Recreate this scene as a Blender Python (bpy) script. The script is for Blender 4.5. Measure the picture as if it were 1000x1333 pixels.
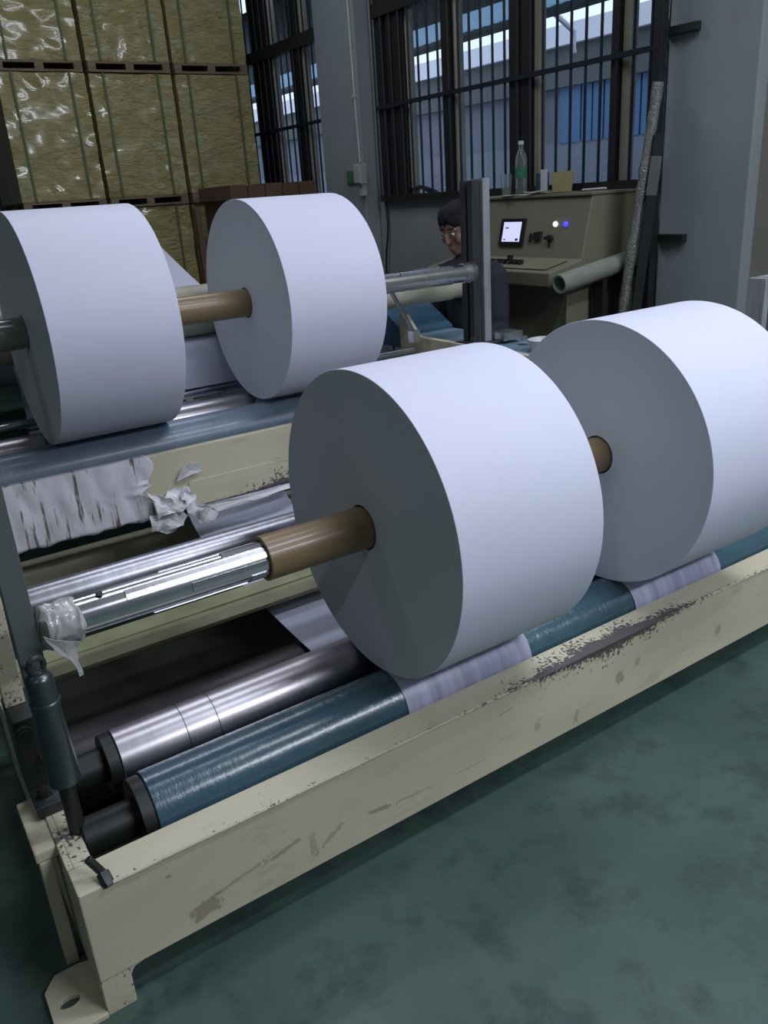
import bpy, bmesh, math, random
from mathutils import Vector, Matrix, noise
random.seed(4)
PI = math.pi
for o in list(bpy.data.objects): bpy.data.objects.remove(o)
SC = bpy.context.scene
COL = SC.collection

# ------------------------------------------------------------------ camera
cd = bpy.data.cameras.new('camera'); cam = bpy.data.objects.new('camera', cd); COL.objects.link(cam)
cd.sensor_fit = 'HORIZONTAL'; cd.sensor_width = 36; cd.lens = 36 * 1060.79 / 1000; cd.clip_end = 200; cd.clip_start = .02
yw, pt, rl = .5641038, -.3723181, -.0687786
fw = Vector((math.sin(yw) * math.cos(pt), math.cos(yw) * math.cos(pt), math.sin(pt)))
rt = Vector((math.cos(yw), -math.sin(yw), 0)); up = rt.cross(fw)
r2 = rt * math.cos(rl) + up * math.sin(rl); u2 = up * math.cos(rl) - rt * math.sin(rl)
m = Matrix((r2, u2, -fw)).transposed().to_4x4(); m.translation = (0, 0, 1.45)
cam.matrix_world = m; SC.camera = cam
# ------------------------------------------------------------------ world, exposure
w = bpy.data.worlds.new('world'); SC.world = w; w.use_nodes = True
w.node_tree.nodes['Background'].inputs[0].default_value = (.80, .88, 1, 1)
w.node_tree.nodes['Background'].inputs[1].default_value = 1.6
SC.view_settings.view_transform = 'Standard'; SC.view_settings.look = 'None'
SC.view_settings.gamma = 1; SC.view_settings.use_curve_mapping = False
SC.view_settings.exposure = 0.0
# fluorescent fittings: (x, y, z, rotation, watts)
LAMPS = [(2.4, -2.2, 3.5, 0, 135), (2.6, .2, 3.9, 0, 70), (1.6, 1.9, 4.0, 0, 24), (-2.2, -1.0, 3.9, 0, 16),  # third added for shaft highlights, fourth an added fill from the left
         (1.7, 4.9, 4.4, 0, 42), (-1.9, 3.4, 4.2, 0, 6)]
LAMPCOL = (.84, .88, 1.0)

# ------------------------------------------------------------------ materials
def nd(t, ty, **k):
    n = t.nodes.new(ty)
    for a, v in k.items(): setattr(n, a, v)
    return n
def base(name):
    mt = bpy.data.materials.new(name); mt.use_nodes = True
    t = mt.node_tree; b = t.nodes['Principled BSDF']
    tc = nd(t, 'ShaderNodeTexCoord')
    return mt, t, b, tc.outputs['Object']
def mapping(t, src, scale=(1, 1, 1), loc=(0, 0, 0)):
    n = nd(t, 'ShaderNodeMapping'); t.links.new(src, n.inputs[0])
    n.inputs['Scale'].default_value = scale; n.inputs['Location'].default_value = loc
    return n.outputs[0]
def noisen(t, src, scale, detail=3, rough=.5):
    n = nd(t, 'ShaderNodeTexNoise'); t.links.new(src, n.inputs['Vector'])
    n.inputs['Scale'].default_value = scale; n.inputs['Detail'].default_value = detail; n.inputs['Roughness'].default_value = rough
    return n.outputs['Fac']
def ramp(t, src, a, b, ca=(0, 0, 0, 1), cb=(1, 1, 1, 1)):
    n = nd(t, 'ShaderNodeValToRGB'); t.links.new(src, n.inputs[0])
    e = n.color_ramp.elements; e[0].position = a; e[1].position = b; e[0].color = ca; e[1].color = cb
    return n.outputs[0]
def mix(t, f, a, b):
    n = nd(t, 'ShaderNodeMix', data_type='RGBA')
    for s, v in ((n.inputs[0], f), (n.inputs[6], a), (n.inputs[7], b)):
        if isinstance(v, (tuple, list, float, int)): s.default_value = v if isinstance(v, (float, int)) else (*v[:3], 1)
        else: t.links.new(v, s)
    return n.outputs[2]
def math_(t, op, a, b=0.0, c=None):
    n = nd(t, 'ShaderNodeMath', operation=op)
    for i, v in enumerate((a, b, c)):
        if v is None: continue
        if isinstance(v, (float, int)): n.inputs[i].default_value = v
        else: t.links.new(v, n.inputs[i])
    return n.outputs[0]
def bump(t, b, h, strength, dist=.005):
    n = nd(t, 'ShaderNodeBump'); t.links.new(h, n.inputs['Height'])
    n.inputs['Strength'].default_value = strength; n.inputs['Distance'].default_value = dist
    t.links.new(n.outputs[0], b.inputs['Normal'])
def pm(name, c, rough=.5, metal=0, var=.12, scale=6, sc3=(1, 1, 1), bstr=0, bdist=.004, bscale=None, coat=0, emit=None, estr=0, trans=0, alpha=1, rvar=.08):
    mt, t, b, oc = base(name)
    v = mapping(t, oc, sc3)
    n = noisen(t, v, scale, 4)
    lo = tuple(x * (1 - var) for x in c); hi = tuple(min(1, x * (1 + var)) for x in c)
    t.links.new(mix(t, ramp(t, n, .3, .7), lo, hi), b.inputs['Base Color'])
    b.inputs['Metallic'].default_value = metal
    t.links.new(math_(t, 'ADD', rough - rvar / 2, math_(t, 'MULTIPLY', n, rvar)), b.inputs['Roughness'])
    if coat: b.inputs['Coat Weight'].default_value = coat; b.inputs['Coat Roughness'].default_value = .12
    if trans: b.inputs['Transmission Weight'].default_value = trans; b.inputs['IOR'].default_value = 1.45
    if alpha < 1: b.inputs['Alpha'].default_value = alpha
    if emit: b.inputs['Emission Color'].default_value = (*emit, 1); b.inputs['Emission Strength'].default_value = estr
    if bstr:
        bump(t, b, noisen(t, v, bscale or scale * 4, 4), bstr, bdist)
    return mt
CREAM = (.63, .59, .43)
PRIMER = (.115, .095, .10)
def worn(name, edge_y=None, edge_z=None, bell=(1.5, .28), amount=1.0, c=CREAM, gen=.5, loc=(0, 0, 0), marks=()):
    """cream paint with chips: along an edge (y,z) strongest about x = bell[0]"""
    mt, t, b, oc = base(name)
    v = mapping(t, oc, loc=loc)
    s = nd(t, 'ShaderNodeSeparateXYZ'); t.links.new(v, s.inputs[0])
    fine = noisen(t, v, 95, 5, .65); mid = noisen(t, v, 14, 4, .6); lowf = noisen(t, mapping(t, v, (.5, 2, 2)), 5, 3)
    if edge_z is not None:
        dz = math_(t, 'ABSOLUTE', math_(t, 'SUBTRACT', s.outputs[2], edge_z))
        dy = math_(t, 'ABSOLUTE', math_(t, 'SUBTRACT', s.outputs[1], edge_y))
        d = math_(t, 'ADD', dz, math_(t, 'MULTIPLY', dy, .7))
        fall = math_(t, 'POWER', 2.718, math_(t, 'MULTIPLY', d, -30.0))
        bx = math_(t, 'DIVIDE', math_(t, 'SUBTRACT', s.outputs[0], bell[0]), bell[1])
        bl = math_(t, 'POWER', 2.718, math_(t, 'MULTIPLY', math_(t, 'MULTIPLY', bx, bx), -1.0))
        tight = math_(t, 'POWER', 2.718, math_(t, 'MULTIPLY', d, -160.0))
        S = math_(t, 'ADD', math_(t, 'MULTIPLY', math_(t, 'MULTIPLY', fall, bl), .40 * amount), math_(t, 'MULTIPLY', tight, .16))
    else: S = 0.0
    N = math_(t, 'ADD', math_(t, 'MULTIPLY', fine, .85), math_(t, 'MULTIPLY', mid, .35))
    N = math_(t, 'SUBTRACT', N, .10)
    N = math_(t, 'ADD', N, S)
    chip = ramp(t, N, .72 - .04 * gen, .735 - .04 * gen)
    stain = ramp(t, noisen(t, mapping(t, v, (.8, 3, 3), (3, 1, 7)), 7, 5, .6), .60, .68)
    c2 = tuple(x * .70 for x in c); c3 = (c[0] * .58, c[1] * .52, c[2] * .50)
    colr = mix(t, ramp(t, lowf, .3, .75), c, tuple(x * .86 for x in c))
    colr = mix(t, math_(t, 'MULTIPLY', stain, .35), colr, c3)
    wob = math_(t, 'MULTIPLY', math_(t, 'SUBTRACT', noisen(t, v, 55, 6, .8), .44), 3.2)
    for (mx_, mz_, hw, hh, ang, st) in marks:
        ca_, sa_ = math.cos(math.radians(ang)), math.sin(math.radians(ang))
        dx = math_(t, 'SUBTRACT', s.outputs[0], mx_); dz_ = math_(t, 'SUBTRACT', s.outputs[2], mz_)
        a_ = math_(t, 'ABSOLUTE', math_(t, 'DIVIDE', math_(t, 'ADD', math_(t, 'MULTIPLY', dx, ca_), math_(t, 'MULTIPLY', dz_, sa_)), hw))
        b_ = math_(t, 'ABSOLUTE', math_(t, 'DIVIDE', math_(t, 'SUBTRACT', math_(t, 'MULTIPLY', dz_, ca_), math_(t, 'MULTIPLY', dx, sa_)), hh))
        k_ = math_(t, 'ADD', math_(t, 'MAXIMUM', a_, b_), wob)
        k_ = math_(t, 'LESS_THAN', k_, 1.0)
        colr = mix(t, math_(t, 'MULTIPLY', k_, st), colr, (c[0] * .50, c[1] * .44, c[2] * .40))
    colr = mix(t, chip, colr, PRIMER)
    t.links.new(colr, b.inputs['Base Color'])
    t.links.new(math_(t, 'ADD', .42, math_(t, 'MULTIPLY', mid, .2)), b.inputs['Roughness'])
    bump(t, b, math_(t, 'SUBTRACT', 1.0, chip), .5, .0012)
    return mt
def steel(name, c=(.50, .50, .53), rough=.24, streak=60, aniso_scale=(1, 1, 1), var=.18):
    mt, t, b, oc = base(name)
    rings = noisen(t, mapping(t, oc, (streak, 1.5, 1.5)), 1.0, 4, .6)
    blot = noisen(t, oc, 9, 4)
    f = math_(t, 'MULTIPLY', math_(t, 'ADD', rings, blot), .5)
    t.links.new(mix(t, ramp(t, f, .35, .65), tuple(x * (1 - var) for x in c), tuple(x * (1 + var) for x in c)), b.inputs['Base Color'])
    b.inputs['Metallic'].default_value = 1
    t.links.new(math_(t, 'ADD', rough - .03, math_(t, 'MULTIPLY', f, .06)), b.inputs['Roughness'])
    bump(t, b, rings, .03, .0005)
    return mt
M = {}
M['paper_side'] = pm('paper_roll_face', (.66, .68, .72), .75, var=.02, scale=3)
M['paper'] = pm('white_paper', (.73, .755, .91), .62, var=.012, scale=3, rvar=.05)
M['web'] = pm('paper_web', (.66, .68, .82), .42, var=.03, scale=5)
mt, t, b, oc = base('wrapped_web')          # web paper tight over the drum, streaky; shade and sheen put into its colour
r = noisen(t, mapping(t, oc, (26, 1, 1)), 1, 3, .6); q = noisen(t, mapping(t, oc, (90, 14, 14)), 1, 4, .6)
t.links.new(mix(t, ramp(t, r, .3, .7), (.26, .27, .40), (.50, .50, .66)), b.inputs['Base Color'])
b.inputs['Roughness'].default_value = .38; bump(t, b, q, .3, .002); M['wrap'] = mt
# paper roll edge: faint rings on the end face
def facemat():
    mt, t, b, oc = base('paper_roll_end')
    s = nd(t, 'ShaderNodeSeparateXYZ'); t.links.new(oc, s.inputs[0])
    rr = math_(t, 'SQRT', math_(t, 'ADD', math_(t, 'MULTIPLY', s.outputs[1], s.outputs[1]), math_(t, 'MULTIPLY', s.outputs[2], s.outputs[2])))
    n = nd(t, 'ShaderNodeTexNoise', noise_dimensions='1D'); t.links.new(rr, n.inputs['W']); n.inputs['Scale'].default_value = 160; n.inputs['Detail'].default_value = 5
    t.links.new(mix(t, n.outputs['Fac'], (.68, .73, .79), (.73, .78, .84)), b.inputs['Base Color'])
    b.inputs['Roughness'].default_value = .55; b.inputs['Sheen Weight'].default_value = .2
    bump(t, b, n.outputs['Fac'], .15, .0008)
    return mt
M['face'] = facemat()
M['core'] = pm('brown_core_board', (.24, .165, .085), .36, var=.08, scale=5, sc3=(2, 8, 8), bstr=.05, coat=.12)
M['core_in'] = pm('core_inside', (.10, .07, .045), .8)
M['tapecore'] = pm('tape_wrapped_core', (.24, .25, .22), .28, var=.25, scale=7, bstr=.25, coat=.4)
M['steel'] = steel('brushed_steel', (.66, .66, .71), .28)
M['steel2'] = steel('duller_roller_steel', (.40, .40, .44), .34)
M['chrome'] = steel('polished_shaft', (.66, .66, .71), .21, 20, var=.06)
M['drum'] = steel('ground_steel_drum', (.44, .42, .45), .34, 60, var=.10)
M['darksteel'] = pm('dark_oily_steel', (.045, .05, .05), .42, .5, var=.4, scale=8, bstr=.2)
M['black'] = pm('black_rubber', (.014, .017, .016), .45, 0, var=.4, scale=9, bstr=.1)
M['tray'] = pm('dark_dusty_tray', (.022, .026, .018), .45, 0, var=.6, scale=5, bstr=.2)
M['darkroller'] = pm('dark_dusty_roller', (.035, .036, .034), .38, 0, var=.5, scale=6, sc3=(1, 3, 3), bstr=.08)
def filmdrum(name, ca, cb, cd, rough, coat, bs):
    mt, t, b, oc = base(name)       # glossy blue cover with creases running round the drum
    r1 = noisen(t, mapping(t, oc, (55, 9, 9)), 1, 5, .7); r2n = noisen(t, mapping(t, oc, (7, 3, 3)), 1, 3)
    r3 = noisen(t, mapping(t, oc, (4, 20, 20)), 1, 4); r4 = noisen(t, mapping(t, oc, (24, 16, 16)), 1, 4, .6)
    cc = mix(t, ramp(t, r2n, .3, .7), ca, cb)
    cc = mix(t, math_(t, 'MULTIPLY', ramp(t, r3, .5, .72), .35), cc, cd)
    t.links.new(cc, b.inputs['Base Color']); t.links.new(math_(t, 'ADD', rough, math_(t, 'MULTIPLY', r4, .30)), b.inputs['Roughness'])
    b.inputs['Coat Weight'].default_value = coat; b.inputs['Coat Roughness'].default_value = .2
    bump(t, b, math_(t, 'ADD', r1, r4), bs, .004)
    return mt
M['blue'] = filmdrum('blue_film_drum', (.035, .090, .125), (.06, .130, .165), (.02, .06, .11), .10, .5, .6)
M['blue2'] = filmdrum('grey_blue_film_drum', (.10, .155, .21), (.16, .21, .27), (.06, .10, .15), .26, .2, .4)
M['cream'] = worn('cream_paint', gen=.4)
MARKS = [(.32, .135, .035, .022, 10, .8), (.39, .165, .09, .005, 12, .6), (.50, .178, .06, .007, 12, .7), (.567, .155, .010, .035, 0, .5), (.61, .150, .045, .007, 30, .6),
         (.745, .155, .045, .006, -8, .8), (.83, .148, .06, .004, -4, .5), (1.0, .142, .05, .003, 0, .45), (1.225, .16, .012, .02, 0, .5), (1.53, .178, .018, .022, 10, .7),
         (1.60, .20, .012, .014, 0, .5), (1.364, .125, .010, .020, 0, .6), (1.96, .165, .016, .020, 0, .7), (.26, .255, .006, .005, 0, .9), (1.12, .25, .03, .003, 6, .5)]
M['cream_front'] = worn('cream_paint_front_beam', 1.274, .305, (1.50, .30), 1.15, gen=.85, loc=(1.2, 1.7, 0), marks=MARKS)
M['cream_side'] = worn('cream_paint_side_plate', 1.45, .305, (.12, .3), .12, gen=3.4, loc=(1.2, 1.7, 0))
M['cream_rear'] = worn('cream_paint_rear_beam', 2.6, .478, (1.22, .17), 1.25, gen=.5, loc=(1.2, 2.9, 0))
M['creamshade'] = pm('cream_paint_shaded', (.34, .34, .20), .5, var=.2, scale=9)  # darker copy of the cream paint: shade inside the frames is in the colour
M['creampipe'] = pm('cream_roller_paint', (.50, .49, .38), .5, var=.18, scale=7, bstr=.1)
M['tape'] = pm('clear_packing_tape', (.50, .50, .50), .25, var=.25, scale=18, sc3=(1.5, 1, 1), bstr=.6, bdist=.006, bscale=30, coat=.5)
M['skin'] = pm('skin', (.20, .115, .085), .55, var=.08)
M['hair'] = pm('black_hair', (.004, .004, .005), .9, var=.2, scale=60, bstr=.4)
M['jacket'] = pm('dark_navy_cloth', (.022, .025, .036), .85, var=.2, scale=20, bstr=.2)
M['trouser'] = pm('dark_trousers', (.01, .011, .014), .85)
M['console'] = pm('beige_console_paint', (.165, .17, .115), .5, var=.05, scale=3)
M['console2'] = pm('console_seam', (.13, .13, .09), .5)
M['plaster'] = pm('grey_plaster', (.24, .255, .25), .9, var=.10, scale=2.2, bstr=.15, bscale=30)
mt, t, b, oc = base('pillar_plaster')
n1 = noisen(t, oc, 1.3, 5); n2 = noisen(t, mapping(t, oc, (1, 1, .5)), 5, 5, .6)
cc = mix(t, ramp(t, n1, .3, .7), (.19, .22, .235), (.25, .28, .285)); cc = mix(t, math_(t, 'MULTIPLY', ramp(t, n2, .6, .75), .35), cc, (.17, .155, .10))
t.links.new(cc, b.inputs['Base Color']); b.inputs['Roughness'].default_value = .85; bump(t, b, n2, .2, .004); M['pillar'] = mt
M['yellowwall'] = pm('stained_wall', (.24, .24, .19), .85, var=.15, scale=2)
M['dimwhite'] = pm('dull_grey_sleeve', (.10, .105, .10), .6)  # one even dark grey for the sleeve on the leaning tube
M['conduit'] = pm('grey_conduit', (.40, .40, .37), .6)
M['whitebox'] = pm('white_plastic_box', (.34, .35, .33), .5)
M['greentag'] = pm('green_plate', (.05, .14, .10), .6)
M['bar'] = pm('navy_bar_paint', (.006, .010, .024), .5, var=.2)
M['alu'] = pm('cream_window_frame', (.34, .32, .24), .5, var=.1)
M['darkframe'] = pm('dark_window_frame', (.012, .014, .012), .5, var=.2)
M['ironblack'] = pm('black_iron', (.010, .012, .012), .5, var=.3)
M['wood'] = pm('pallet_wood', (.16, .12, .07), .8, var=.3, scale=5, sc3=(1, 6, 6), bstr=.3)
M['brown'] = pm('brown_carton', (.10, .055, .03), .8, var=.25, scale=4)
M['strap'] = pm('green_strap', (.06, .11, .05), .45)
mt, t, b, oc = base('stretch_film_over_yellow_reams')
n1 = noisen(t, mapping(t, oc, (1, 1, 2.2)), 7, 5, .6); n2 = noisen(t, mapping(t, oc, (1.4, 1, 4)), 11, 5, .7)
cc = mix(t, ramp(t, n1, .3, .7), (.38, .33, .12), (.52, .46, .20)); cc = mix(t, math_(t, 'MULTIPLY', ramp(t, n2, .55, .75), .3), cc, (.42, .40, .32))
t.links.new(cc, b.inputs['Base Color']); b.inputs['Roughness'].default_value = .3; b.inputs['Coat Weight'].default_value = 1; b.inputs['Coat Roughness'].default_value = .12; b.inputs['Coat IOR'].default_value = 1.7
bump(t, b, n2, 1.0, .05); M['film'] = mt
M['ceiling'] = pm('ceiling_sheet', (.35, .37, .38), .8)
M['hallwall'] = pm('hall_wall', (.16, .19, .18), .85, var=.1, scale=1)
M['lamphousing'] = pm('white_lamp_housing', (.7, .7, .7), .5)
M['screen'] = pm('lit_screen', (.5, .5, .6), .3, var=.05, scale=30, emit=(.60, .62, 1), estr=.85)
M['screendark'] = pm('screen_bezel', (.01, .01, .012), .35)
M['lampwhite'] = pm('lit_white_lamp', (.8, .8, .8), .3, emit=(.9, .95, 1), estr=1.3)
M['lampblue'] = pm('lit_blue_lamp', (.05, .05, .8), .3, emit=(.06, .05, 1), estr=1.5)
M['key'] = pm('black_switch', (.012, .012, .012), .4)
M['bluecover'] = pm('light_blue_cover', (.17, .26, .33), .5, var=.06)
M['bluebox'] = pm('blue_box', (.05, .13, .21), .5, var=.08)
M['whitedish'] = pm('white_dish', (.6, .62, .62), .35)
M['sheetwhite'] = pm('loose_white_paper', (.50, .50, .52), .7)
M['sheetyellow'] = pm('yellow_card', (.36, .32, .14), .7)
M['binder'] = pm('blue_binder', (.05, .10, .16), .5)
M['clear'] = pm('clear_plastic', (.78, .86, .84), .08, trans=.92, var=.02)
M['clearcap'] = pm('white_bottle_cap', (.6, .62, .62), .4)
M['label'] = pm('green_bottle_label', (.03, .16, .09), .4)
M['greytube'] = pm('grey_paper_tube', (.22, .23, .20), .6, var=.12, scale=9, sc3=(1, 5, 5))
M['foil'] = pm('crinkled_film_on_rod', (.17, .175, .16), .25, .2, var=.3, scale=30, bstr=.8, bdist=.01, coat=.5)
M['crumple'] = pm('crumpled_white_paper', (.78, .78, .81), .7, var=.05, scale=10, bstr=.5, bdist=.012, bscale=22)
mt, t, b, oc = base('torn_white_paper')
warp = math_(t, 'MULTIPLY', noisen(t, oc, 6, 2), 1.0)
n1 = noisen(t, mapping(t, oc, (2.6, 1, .26)), 14, 4, .65); n2 = noisen(t, oc, 9, 4); n4 = noisen(t, mapping(t, oc, (1, 1, .8), (2, 0, 5)), 8, 3)
f_ = math_(t, 'ADD', n1, math_(t, 'MULTIPLY', math_(t, 'SUBTRACT', n4, .5), .5))
cc = mix(t, ramp(t, f_, .565, .64), (.74, .73, .79), (.16, .14, .12)); cc = mix(t, math_(t, 'MULTIPLY', ramp(t, n2, .5, .7), .25), cc, (.45, .45, .47))  # dark upright streaks: rips, plus crease shade put into the paper's colour
t.links.new(cc, b.inputs['Base Color']); b.inputs['Roughness'].default_value = .7; bump(t, b, n2, .5, .01); M['torn'] = mt
M['postface'] = pm('scratched_grey_steel', (.36, .37, .40), .42, .3, var=.25, scale=10, sc3=(4, 4, .6), bstr=.1)
M['postdark'] = pm('dark_grey_steel', (.045, .05, .052), .45, .3, var=.35, scale=10, sc3=(6, 6, .6), bstr=.1)
M['extwall'] = pm('blue_grey_outer_wall', (.15, .17, .22), .8, var=.08, scale=1)
M['extblue'] = pm('blue_sheet_wall', (.07, .16, .32), .6, var=.08, scale=1)
M['extlow'] = pm('grey_outer_plinth', (.20, .22, .27), .9, var=.08, scale=1)
M['extwhite'] = pm('white_fascia', (.80, .80, .90), .8, var=.03, scale=1)
M['extgrey'] = pm('grey_fascia', (.10, .115, .12), .8, var=.1, scale=1)
M['extground'] = pm('outside_ground', (.25, .27, .30), .9, scale=.6)
mt, t, b, oc = base('translucent_roof_sheet'); tr = nd(t, 'ShaderNodeBsdfTranslucent'); tr.inputs[0].default_value = (.62, .76, .86, 1)
mx = nd(t, 'ShaderNodeMixShader'); mx.inputs[0].default_value = .65; t.links.new(b.outputs[0], mx.inputs[1]); t.links.new(tr.outputs[0], mx.inputs[2])
nz = noisen(t, oc, 2); t.links.new(mix(t, nz, (.4, .5, .6), (.48, .58, .66)), b.inputs['Base Color'])
t.links.new(mx.outputs[0], t.nodes['Material Output'].inputs[0]); M['translucent'] = mt
mt, t, b, oc = base('window_glass'); tr = nd(t, 'ShaderNodeBsdfTransparent'); gl = nd(t, 'ShaderNodeBsdfGlossy'); gl.inputs['Roughness'].default_value = .03
nz = noisen(t, oc, 1.5); t.links.new(mix(t, nz, (.80, .86, .92), (.88, .92, .96)), tr.inputs[0])
mx = nd(t, 'ShaderNodeMixShader'); mx.inputs[0].default_value = .05; t.links.new(tr.outputs[0], mx.inputs[1]); t.links.new(gl.outputs[0], mx.inputs[2])
t.links.new(mx.outputs[0], t.nodes['Material Output'].inputs[0]); M['glass'] = mt
mt, t, b, oc = base('green_epoxy_floor')
n1 = noisen(t, oc, 2.2, 6, .62); n2 = noisen(t, oc, 7, 6, .65); n3 = noisen(t, mapping(t, oc, (1, .6, 1), (4, 2, 0)), 30, 3)
cc = mix(t, ramp(t, n1, .30, .72), (.045, .090, .074), (.075, .130, .110)); cc = mix(t, math_(t, 'MULTIPLY', ramp(t, n2, .50, .64), .75), cc, (.028, .055, .050))
cc = mix(t, math_(t, 'MULTIPLY', ramp(t, n3, .74, .78), .35), cc, (.16, .24, .21))
t.links.new(cc, b.inputs['Base Color']); t.links.new(math_(t, 'ADD', .34, math_(t, 'MULTIPLY', n2, .28)), b.inputs['Roughness']); bump(t, b, n2, .06, .004)
M['floor'] = mt

# ------------------------------------------------------------------ mesh helpers (world coordinates)
def B(): return bmesh.new()
def box(bm, x0, x1, y0, y1, z0, z1, bev=0):
    r = bmesh.ops.create_cube(bm, size=1)
    for v in r['verts']:
        v.co = Vector(((x0 + x1) / 2 + v.co.x * (x1 - x0), (y0 + y1) / 2 + v.co.y * (y1 - y0), (z0 + z1) / 2 + v.co.z * (z1 - z0)))
    if bev:
        es = {e for v in r['verts'] for e in v.link_edges}
        bmesh.ops.bevel(bm, geom=list(es), offset=bev, segments=2, affect='EDGES', profile=.6)
    return bm
def frame(d):
    d = d.normalized(); a = Vector((0, 0, 1)) if abs(d.z) < .9 else Vector((0, 1, 0))
    u = d.cross(a).normalized(); return u, d.cross(u).normalized()
def lathe(bm, p0, p1, prof, n=32, caps=True):
    """prof: [(s along axis in metres from p0, radius)...]"""
    p0 = Vector(p0); p1 = Vector(p1); d = (p1 - p0).normalized(); u, v = frame(d); rings = []
    for s, r in prof:
        c = p0 + d * s
        rings.append([bm.verts.new(c + (u * math.cos(2 * PI * i / n) + v * math.sin(2 * PI * i / n)) * max(r, 1e-5)) for i in range(n)])
    for a, b in zip(rings, rings[1:]):
        for i in range(n): bm.faces.new((a[i], a[(i + 1) % n], b[(i + 1) % n], b[i]))
    if caps:
        bm.faces.new(rings[0][::-1]); bm.faces.new(rings[-1])
    return bm
def cyl(bm, p0, p1, r, n=32, ch=.0015):
    L = (Vector(p1) - Vector(p0)).length; ch = min(ch, r * .4, L * .3)
    return lathe(bm, p0, p1, [(0, r - ch), (ch, r), (L - ch, r), (L, r - ch)], n)
def ring(bm, p0, p1, ro, ri, n=48, ch=.0015):
    L = (Vector(p1) - Vector(p0)).length
    return lathe(bm, p0, p1, [(0, ri), (0, ro - ch), (ch, ro), (L - ch, ro), (L, ro - ch), (L, ri), (0, ri)], n, False)
def tube(bm, pts, r, n=8, caps=True):
    pts = [Vector(p) for p in pts]; rings = []
    for i, p in enumerate(pts):
        d = (pts[min(i + 1, len(pts) - 1)] - pts[max(i - 1, 0)]); u, v = frame(d); rr = r[i] if isinstance(r, (list, tuple)) else r
        rings.append([bm.verts.new(p + (u * math.cos(2 * PI * k / n) + v * math.sin(2 * PI * k / n)) * rr) for k in range(n)])
    for a, b in zip(rings, rings[1:]):
        for i in range(n): bm.faces.new((a[i], a[(i + 1) % n], b[(i + 1) % n], b[i]))
    if caps: bm.faces.new(rings[0][::-1]); bm.faces.new(rings[-1])
    return bm
def prism(bm, pts, axis, a0, a1):
    """polygon pts in the other two axes, extruded along axis"""
    def P(p, a):
        return {'x': (a, p[0], p[1]), 'y': (p[0], a, p[1]), 'z': (p[0], p[1], a)}[axis]
    lo = [bm.verts.new(P(p, a0)) for p in pts]; hi = [bm.verts.new(P(p, a1)) for p in pts]; n = len(pts)
    bm.faces.new(lo[::-1]); bm.faces.new(hi)
    for i in range(n): bm.faces.new((lo[i], lo[(i + 1) % n], hi[(i + 1) % n], hi[i]))
    bmesh.ops.recalc_face_normals(bm, faces=bm.faces[:]); return bm
def ribbon(bm, path, x0, x1, th=.0012):
    """paper running along (y,z) path between x0 and x1"""
    P_ = [Vector((0, a, b)) for a, b in path]; off = []
    for i, p in enumerate(P_):
        d = (P_[min(i + 1, len(P_) - 1)] - P_[max(i - 1, 0)]).normalized(); off.append(Vector((0, -d.z, d.y)) * th / 2)
    loop = [p + o for p, o in zip(P_, off)] + [p - o for p, o in reversed(list(zip(P_, off)))]
    a = [bm.verts.new((x0, v.y, v.z)) for v in loop]; b = [bm.verts.new((x1, v.y, v.z)) for v in loop]; n = len(loop); k = len(P_)
    for i in range(n): bm.faces.new((a[i], a[(i + 1) % n], b[(i + 1) % n], b[i]))
    for i in range(k - 1):
        bm.faces.new((a[i], a[n - 1 - i], a[n - 2 - i], a[i + 1])); bm.faces.new((b[i], b[i + 1], b[n - 2 - i], b[n - 1 - i]))
    return bm
def smooth_path(pts, k=6):
    o = []
    for i in range(len(pts) - 1):
        p0, p1, p2, p3 = pts[max(i - 1, 0)], pts[i], pts[i + 1], pts[min(i + 2, len(pts) - 1)]
        for j in range(k):
            t_ = j / k
            o.append(tuple(.5 * (2 * p1[c] + (p2[c] - p0[c]) * t_ + (2 * p0[c] - 5 * p1[c] + 4 * p2[c] - p3[c]) * t_ ** 2 + (3 * p1[c] - p0[c] - 3 * p2[c] + p3[c]) * t_ ** 3) for c in range(len(p1))))
    o.append(pts[-1]); return o
def arc(cy, cz, r, a0, a1, n=14):
    return [(cy + r * math.cos(math.radians(a0 + (a1 - a0) * i / n)), cz + r * math.sin(math.radians(a0 + (a1 - a0) * i / n))) for i in range(n + 1)]
def wloc(o):
    v = Vector((0, 0, 0))
    while o: v = v + o.location; o = o.parent
    return v
def obj(name, bm, mat, parent=None, smooth=False, loc=None, label=None, kind=None, bevel=0, origin=None):
    """one mesh object; world-coordinate bm is shifted to the parent's (or own) origin"""
    bmesh.ops.recalc_face_normals(bm, faces=bm.faces[:])
    me = bpy.data.meshes.new(name)
    if parent: org = wloc(parent)
    elif origin is not None: org = Vector(origin)
    else: org = Vector((0, 0, 0))
    bm.transform(Matrix.Translation(-org)); bm.to_mesh(me); bm.free()
    me.materials.append(M[mat] if isinstance(mat, str) else mat)
    o = bpy.data.objects.new(name, me); COL.objects.link(o)
    if parent: o.parent = parent
    else: o.location = org
    if smooth:
        for p in me.polygons: p.use_smooth = True
        try: me.set_sharp_from_angle(angle=math.radians(35))
        except Exception: pass
    if bevel:
        bv = o.modifiers.new('bevel', 'BEVEL'); bv.width = bevel; bv.segments = 2; bv.limit_method = 'ANGLE'
    if label: o['label'] = label
    if kind: o['kind'] = kind
    return o
def thing(name, label, cat, loc, group=None, kind=None):
    o = bpy.data.objects.new(name, None); COL.objects.link(o); o.location = loc; o.empty_display_size = .1
    if label: o['label'] = label
    if cat: o['category'] = cat
    if group: o['group'] = group
    if kind: o['kind'] = kind
    return o
def tag(o, label, cat, group=None):
    o['label'] = label; o['category'] = cat
    if group: o['group'] = group
    return o
def struct(name, bm, mat, origin=(0, 0, 0), **k): return obj(name, bm, mat, kind='structure', origin=origin, **k)
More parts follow.
